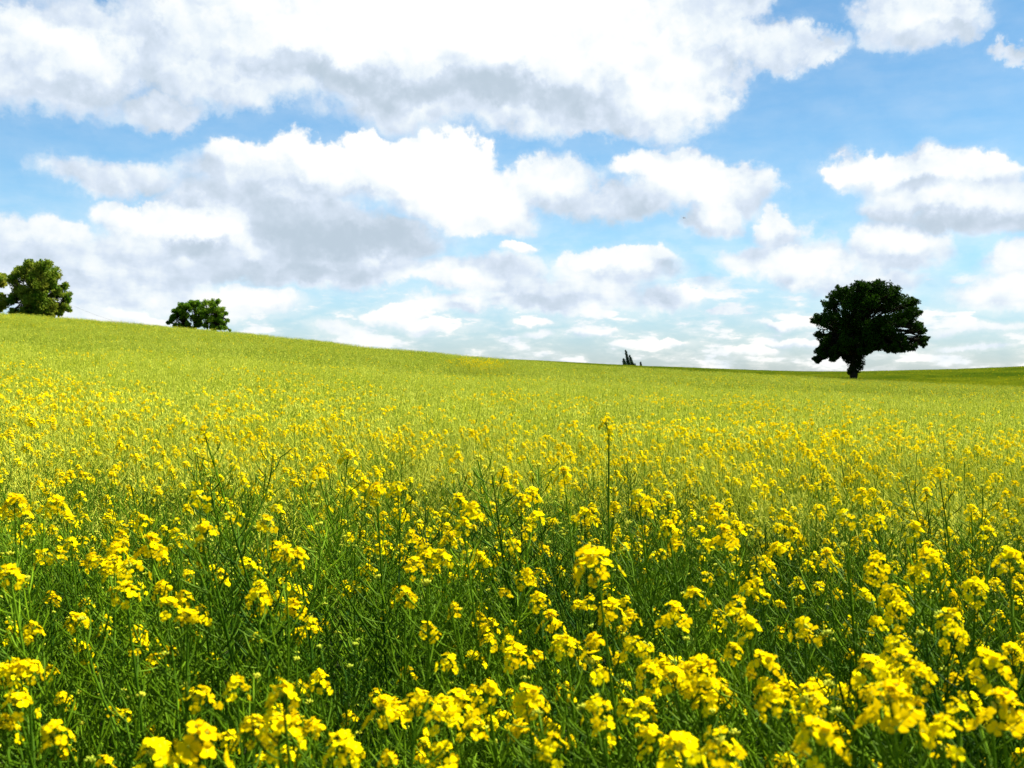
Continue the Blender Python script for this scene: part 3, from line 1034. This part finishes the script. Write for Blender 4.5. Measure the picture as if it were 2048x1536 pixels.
TA = [(82, 545, 24), (78, 534, 17), (64, 560, 18), (100, 565, 18), (133, 590, 12), (45, 545, 20), (108, 548, 18), (78, 575, 30), (118, 582, 18), (42, 578, 22), (60, 600, 28), (92, 606, 26), (128, 611, 14), (25, 600, 14), (60, 530, 14),
      (95, 528, 12), (136, 600, 8), (28, 560, 14), (110, 615, 12), (12, 605, 12), (130, 570, 9), (75, 620, 18), (50, 622, 16), (100, 624, 13), (28, 624, 10), (85, 632, 14), (62, 632, 12), (120, 624, 9), (138, 618, 7)]
make_tree('hillside_tree', (80, 652), 126, TA, 3.2, MAT_TREE, 'big rounded olive-green tree on the hill crest, the larger of the hill trees', 'tree',
          leaf=0.12, dens=0.75, trunk_r=0.26, sub=12, seed=7, fork=0.3)
TA2 = [(-10, 556, 18), (6, 552, 13), (0, 612, 12), (4, 590, 9), (-40, 570, 30), (-30, 600, 30), (6, 565, 11), (-5, 610, 18), (-70, 590, 25)]
make_tree('hillside_tree', (-35, 648), 131, TA2, 3.0, MAT_TREE, 'tree with only its outer leafy boughs showing behind the big olive tree', 'tree',
          leaf=0.12, dens=0.8, trunk_r=0.26, sub=11, seed=8, fork=0.3)
TB1 = [(362, 622, 14), (380, 612, 13), (395, 620, 12), (350, 632, 8), (370, 630, 14), (388, 634, 10), (342, 642, 7), (336, 646, 4), (375, 648, 8), (392, 650, 6), (405, 630, 9), (350, 650, 5), (362, 652, 7), (380, 656, 7), (398, 640, 8), (372, 612, 9), (402, 614, 10), (405, 622, 10), (400, 648, 8), (352, 622, 8), (362, 612, 9), (384, 606, 9), (396, 606, 9), (345, 634, 7)]
make_tree('small_tree', (382, 664), 122, TB1, 1.9, MAT_TREE2, 'low domed bushy tree on the crest, leafier half of the joined pair', 'tree',
          leaf=0.085, dens=0.8, trunk_r=0.12, sub=11, seed=9, trunks=[370, 388], fork=0.25)
TB2 = [(412, 606, 9), (424, 604, 9), (436, 602, 6), (415, 620, 12), (430, 620, 12), (445, 618, 8), (452, 626, 5), (420, 638, 12), (436, 638, 10), (448, 645, 8), (441, 654, 8),
       (455, 640, 5), (425, 652, 8), (460, 660, 3), (408, 632, 9), (404, 622, 9), (410, 650, 7), (430, 657, 8), (450, 655, 5), (440, 630, 10), (426, 612, 10)]
make_tree('small_tree', (420, 668), 120, TB2, 1.9, MAT_TREE2, 'thin open-crowned tree with several visible stems, taller of the joined pair on the crest', 'tree',
          leaf=0.085, dens=0.6, trunk_r=0.12, sub=10, seed=10, trunks=[414, 423], fork=0.35)


def poplar(base, tip, D, wpx, label, seed, group='poplars peeping over the horizon'):
    rn = random.Random(seed)
    d = ray(*base); d = d / math.hypot(d.x, d.y)
    fwd = Vector((d.x, d.y, 0)).normalized(); right = Vector((fwd.y, -fwd.x, 0))
    bx, by = d.x * D, d.y * D
    z0 = gz(bx, by); sc = D / FPX
    root = bpy.data.objects.new('poplar', None); COL.objects.link(root); root.location = (bx, by, z0); tag(root, label, 'tree', group)
    top = right * ((tip[0] - base[0]) * sc) + Vector((0, 0, (750 - tip[1]) * D / FPX + CAM.z - z0))
    zb = (750 - base[1]) * D / FPX + CAM.z - z0
    low = Vector((-(top.x) * 0.25, -(top.y) * .25, 0))
    wood, crown = MB(), MB()
    n = 9
    P_ = [low.lerp(top, i / n) for i in range(n + 1)]
    wood.tube(P_, [0.28 * (1 - 0.95 * i / n) for i in range(n + 1)], 6, 0)
    W = wpx * sc
    for i in range(46):
        t = 0.08 + 0.92 * i / 46
        wdt = W * (1.25 * (1 - t) ** 0.6 * min(1, 0.8 + t * 2) * rn.uniform(0.6, 1.35) + 0.10)
        c = low.lerp(top, t) + Vector((rn.uniform(-1, 1), rn.uniform(-1, 1), 0)) * wdt * 0.35
        wood.tube([low.lerp(top, max(0, t - .08)), c], [0.05, 0.02], 3, 0)
        leafcloud(crown, rn, c, max(0.22, wdt * 0.7 * rn.uniform(0.6, 1.2)), 45, 0.26, 1.3, 0.3)
    o = wood.obj('trunk', root, [MAT_BARK]); COL.objects.link(o)
    o = crown.obj('crown', root, [MAT_POPLAR], smooth=False); COL.objects.link(o)


poplar((1258, 732), (1251, 701), 400, 4.2, 'tallest dark pointed tree of the spiky clump peeping over the horizon', 1)
poplar((1266, 732), (1259, 711), 404, 4.6, 'middle-height dark pointed tree, right-hand spike of the clump on the horizon', 2)
poplar((1251, 732), (1247, 718), 398, 4.6, 'shortest dark tree, left-hand stub of the spiky clump on the horizon', 3)
poplar((1283, 733), (1281, 725), 404, 1.6, 'tiny lone dark treetop just peeping over the horizon beside the spiky clump', 4)

# ------------------------------------------------------------------ cable and bird
mb = MB()
A_, B_ = CAM + ray(120, 600) * 128, CAM + ray(345, 668) * 125
n = 24
cp = []
for i in range(n + 1):
    t = i / n; p = A_.lerp(B_, t); p.z -= 4 * t * (1 - t) * 0.55; cp.append(p)
mb.tube(cp, [0.007] * (n + 1), 5, 0)
cab = mb.obj('overhead_cable', mats=[simple('cable_grey', (0.10, 0.10, 0.11))]); COL.objects.link(cab)
tag(cab, 'thin slack wire running down from the big olive tree toward the small trees', 'cable')

bp_ = CAM + ray(1368, 436) * 62
bird = bpy.data.objects.new('bird', None); COL.objects.link(bird); bird.location = bp_; bird.rotation_euler = (0.1, -0.15, 0.9)
tag(bird, 'tiny brown bird flying high in the blue gap between clouds', 'bird')
body = MB()
L_ = [Vector((0, y, z)) for y, z in [(-0.085, 0.0), (-0.05, 0.002), (-0.02, 0), (0.02, 0), (0.045, 0.006), (0.062, 0.012), (0.075, 0.010), (0.088, 0.006)]]
body.tube(L_, [0.010, 0.012, 0.020, 0.021, 0.014, 0.013, 0.008, 0.001], 8, 0)
for s in (-1, 1):
    body.strip([Vector((s * x, y, z)) for x, y, z in [(0.012, 0.012, 0.008), (0.06, 0.018, 0.035), (0.11, 0.0, 0.04), (0.155, -0.03, 0.03)]], Vector((0, 1, 0)), [0.026, 0.025, 0.018, 0.003], 0)
body.strip([Vector((0, -0.075, 0)), Vector((0, -0.12, 0.0))], Vector((1, 0, 0)), [0.010, 0.024], 0)
o = body.obj('body', bird, [simple('bird_brown', (0.12, 0.08, 0.05))]); COL.objects.link(o)
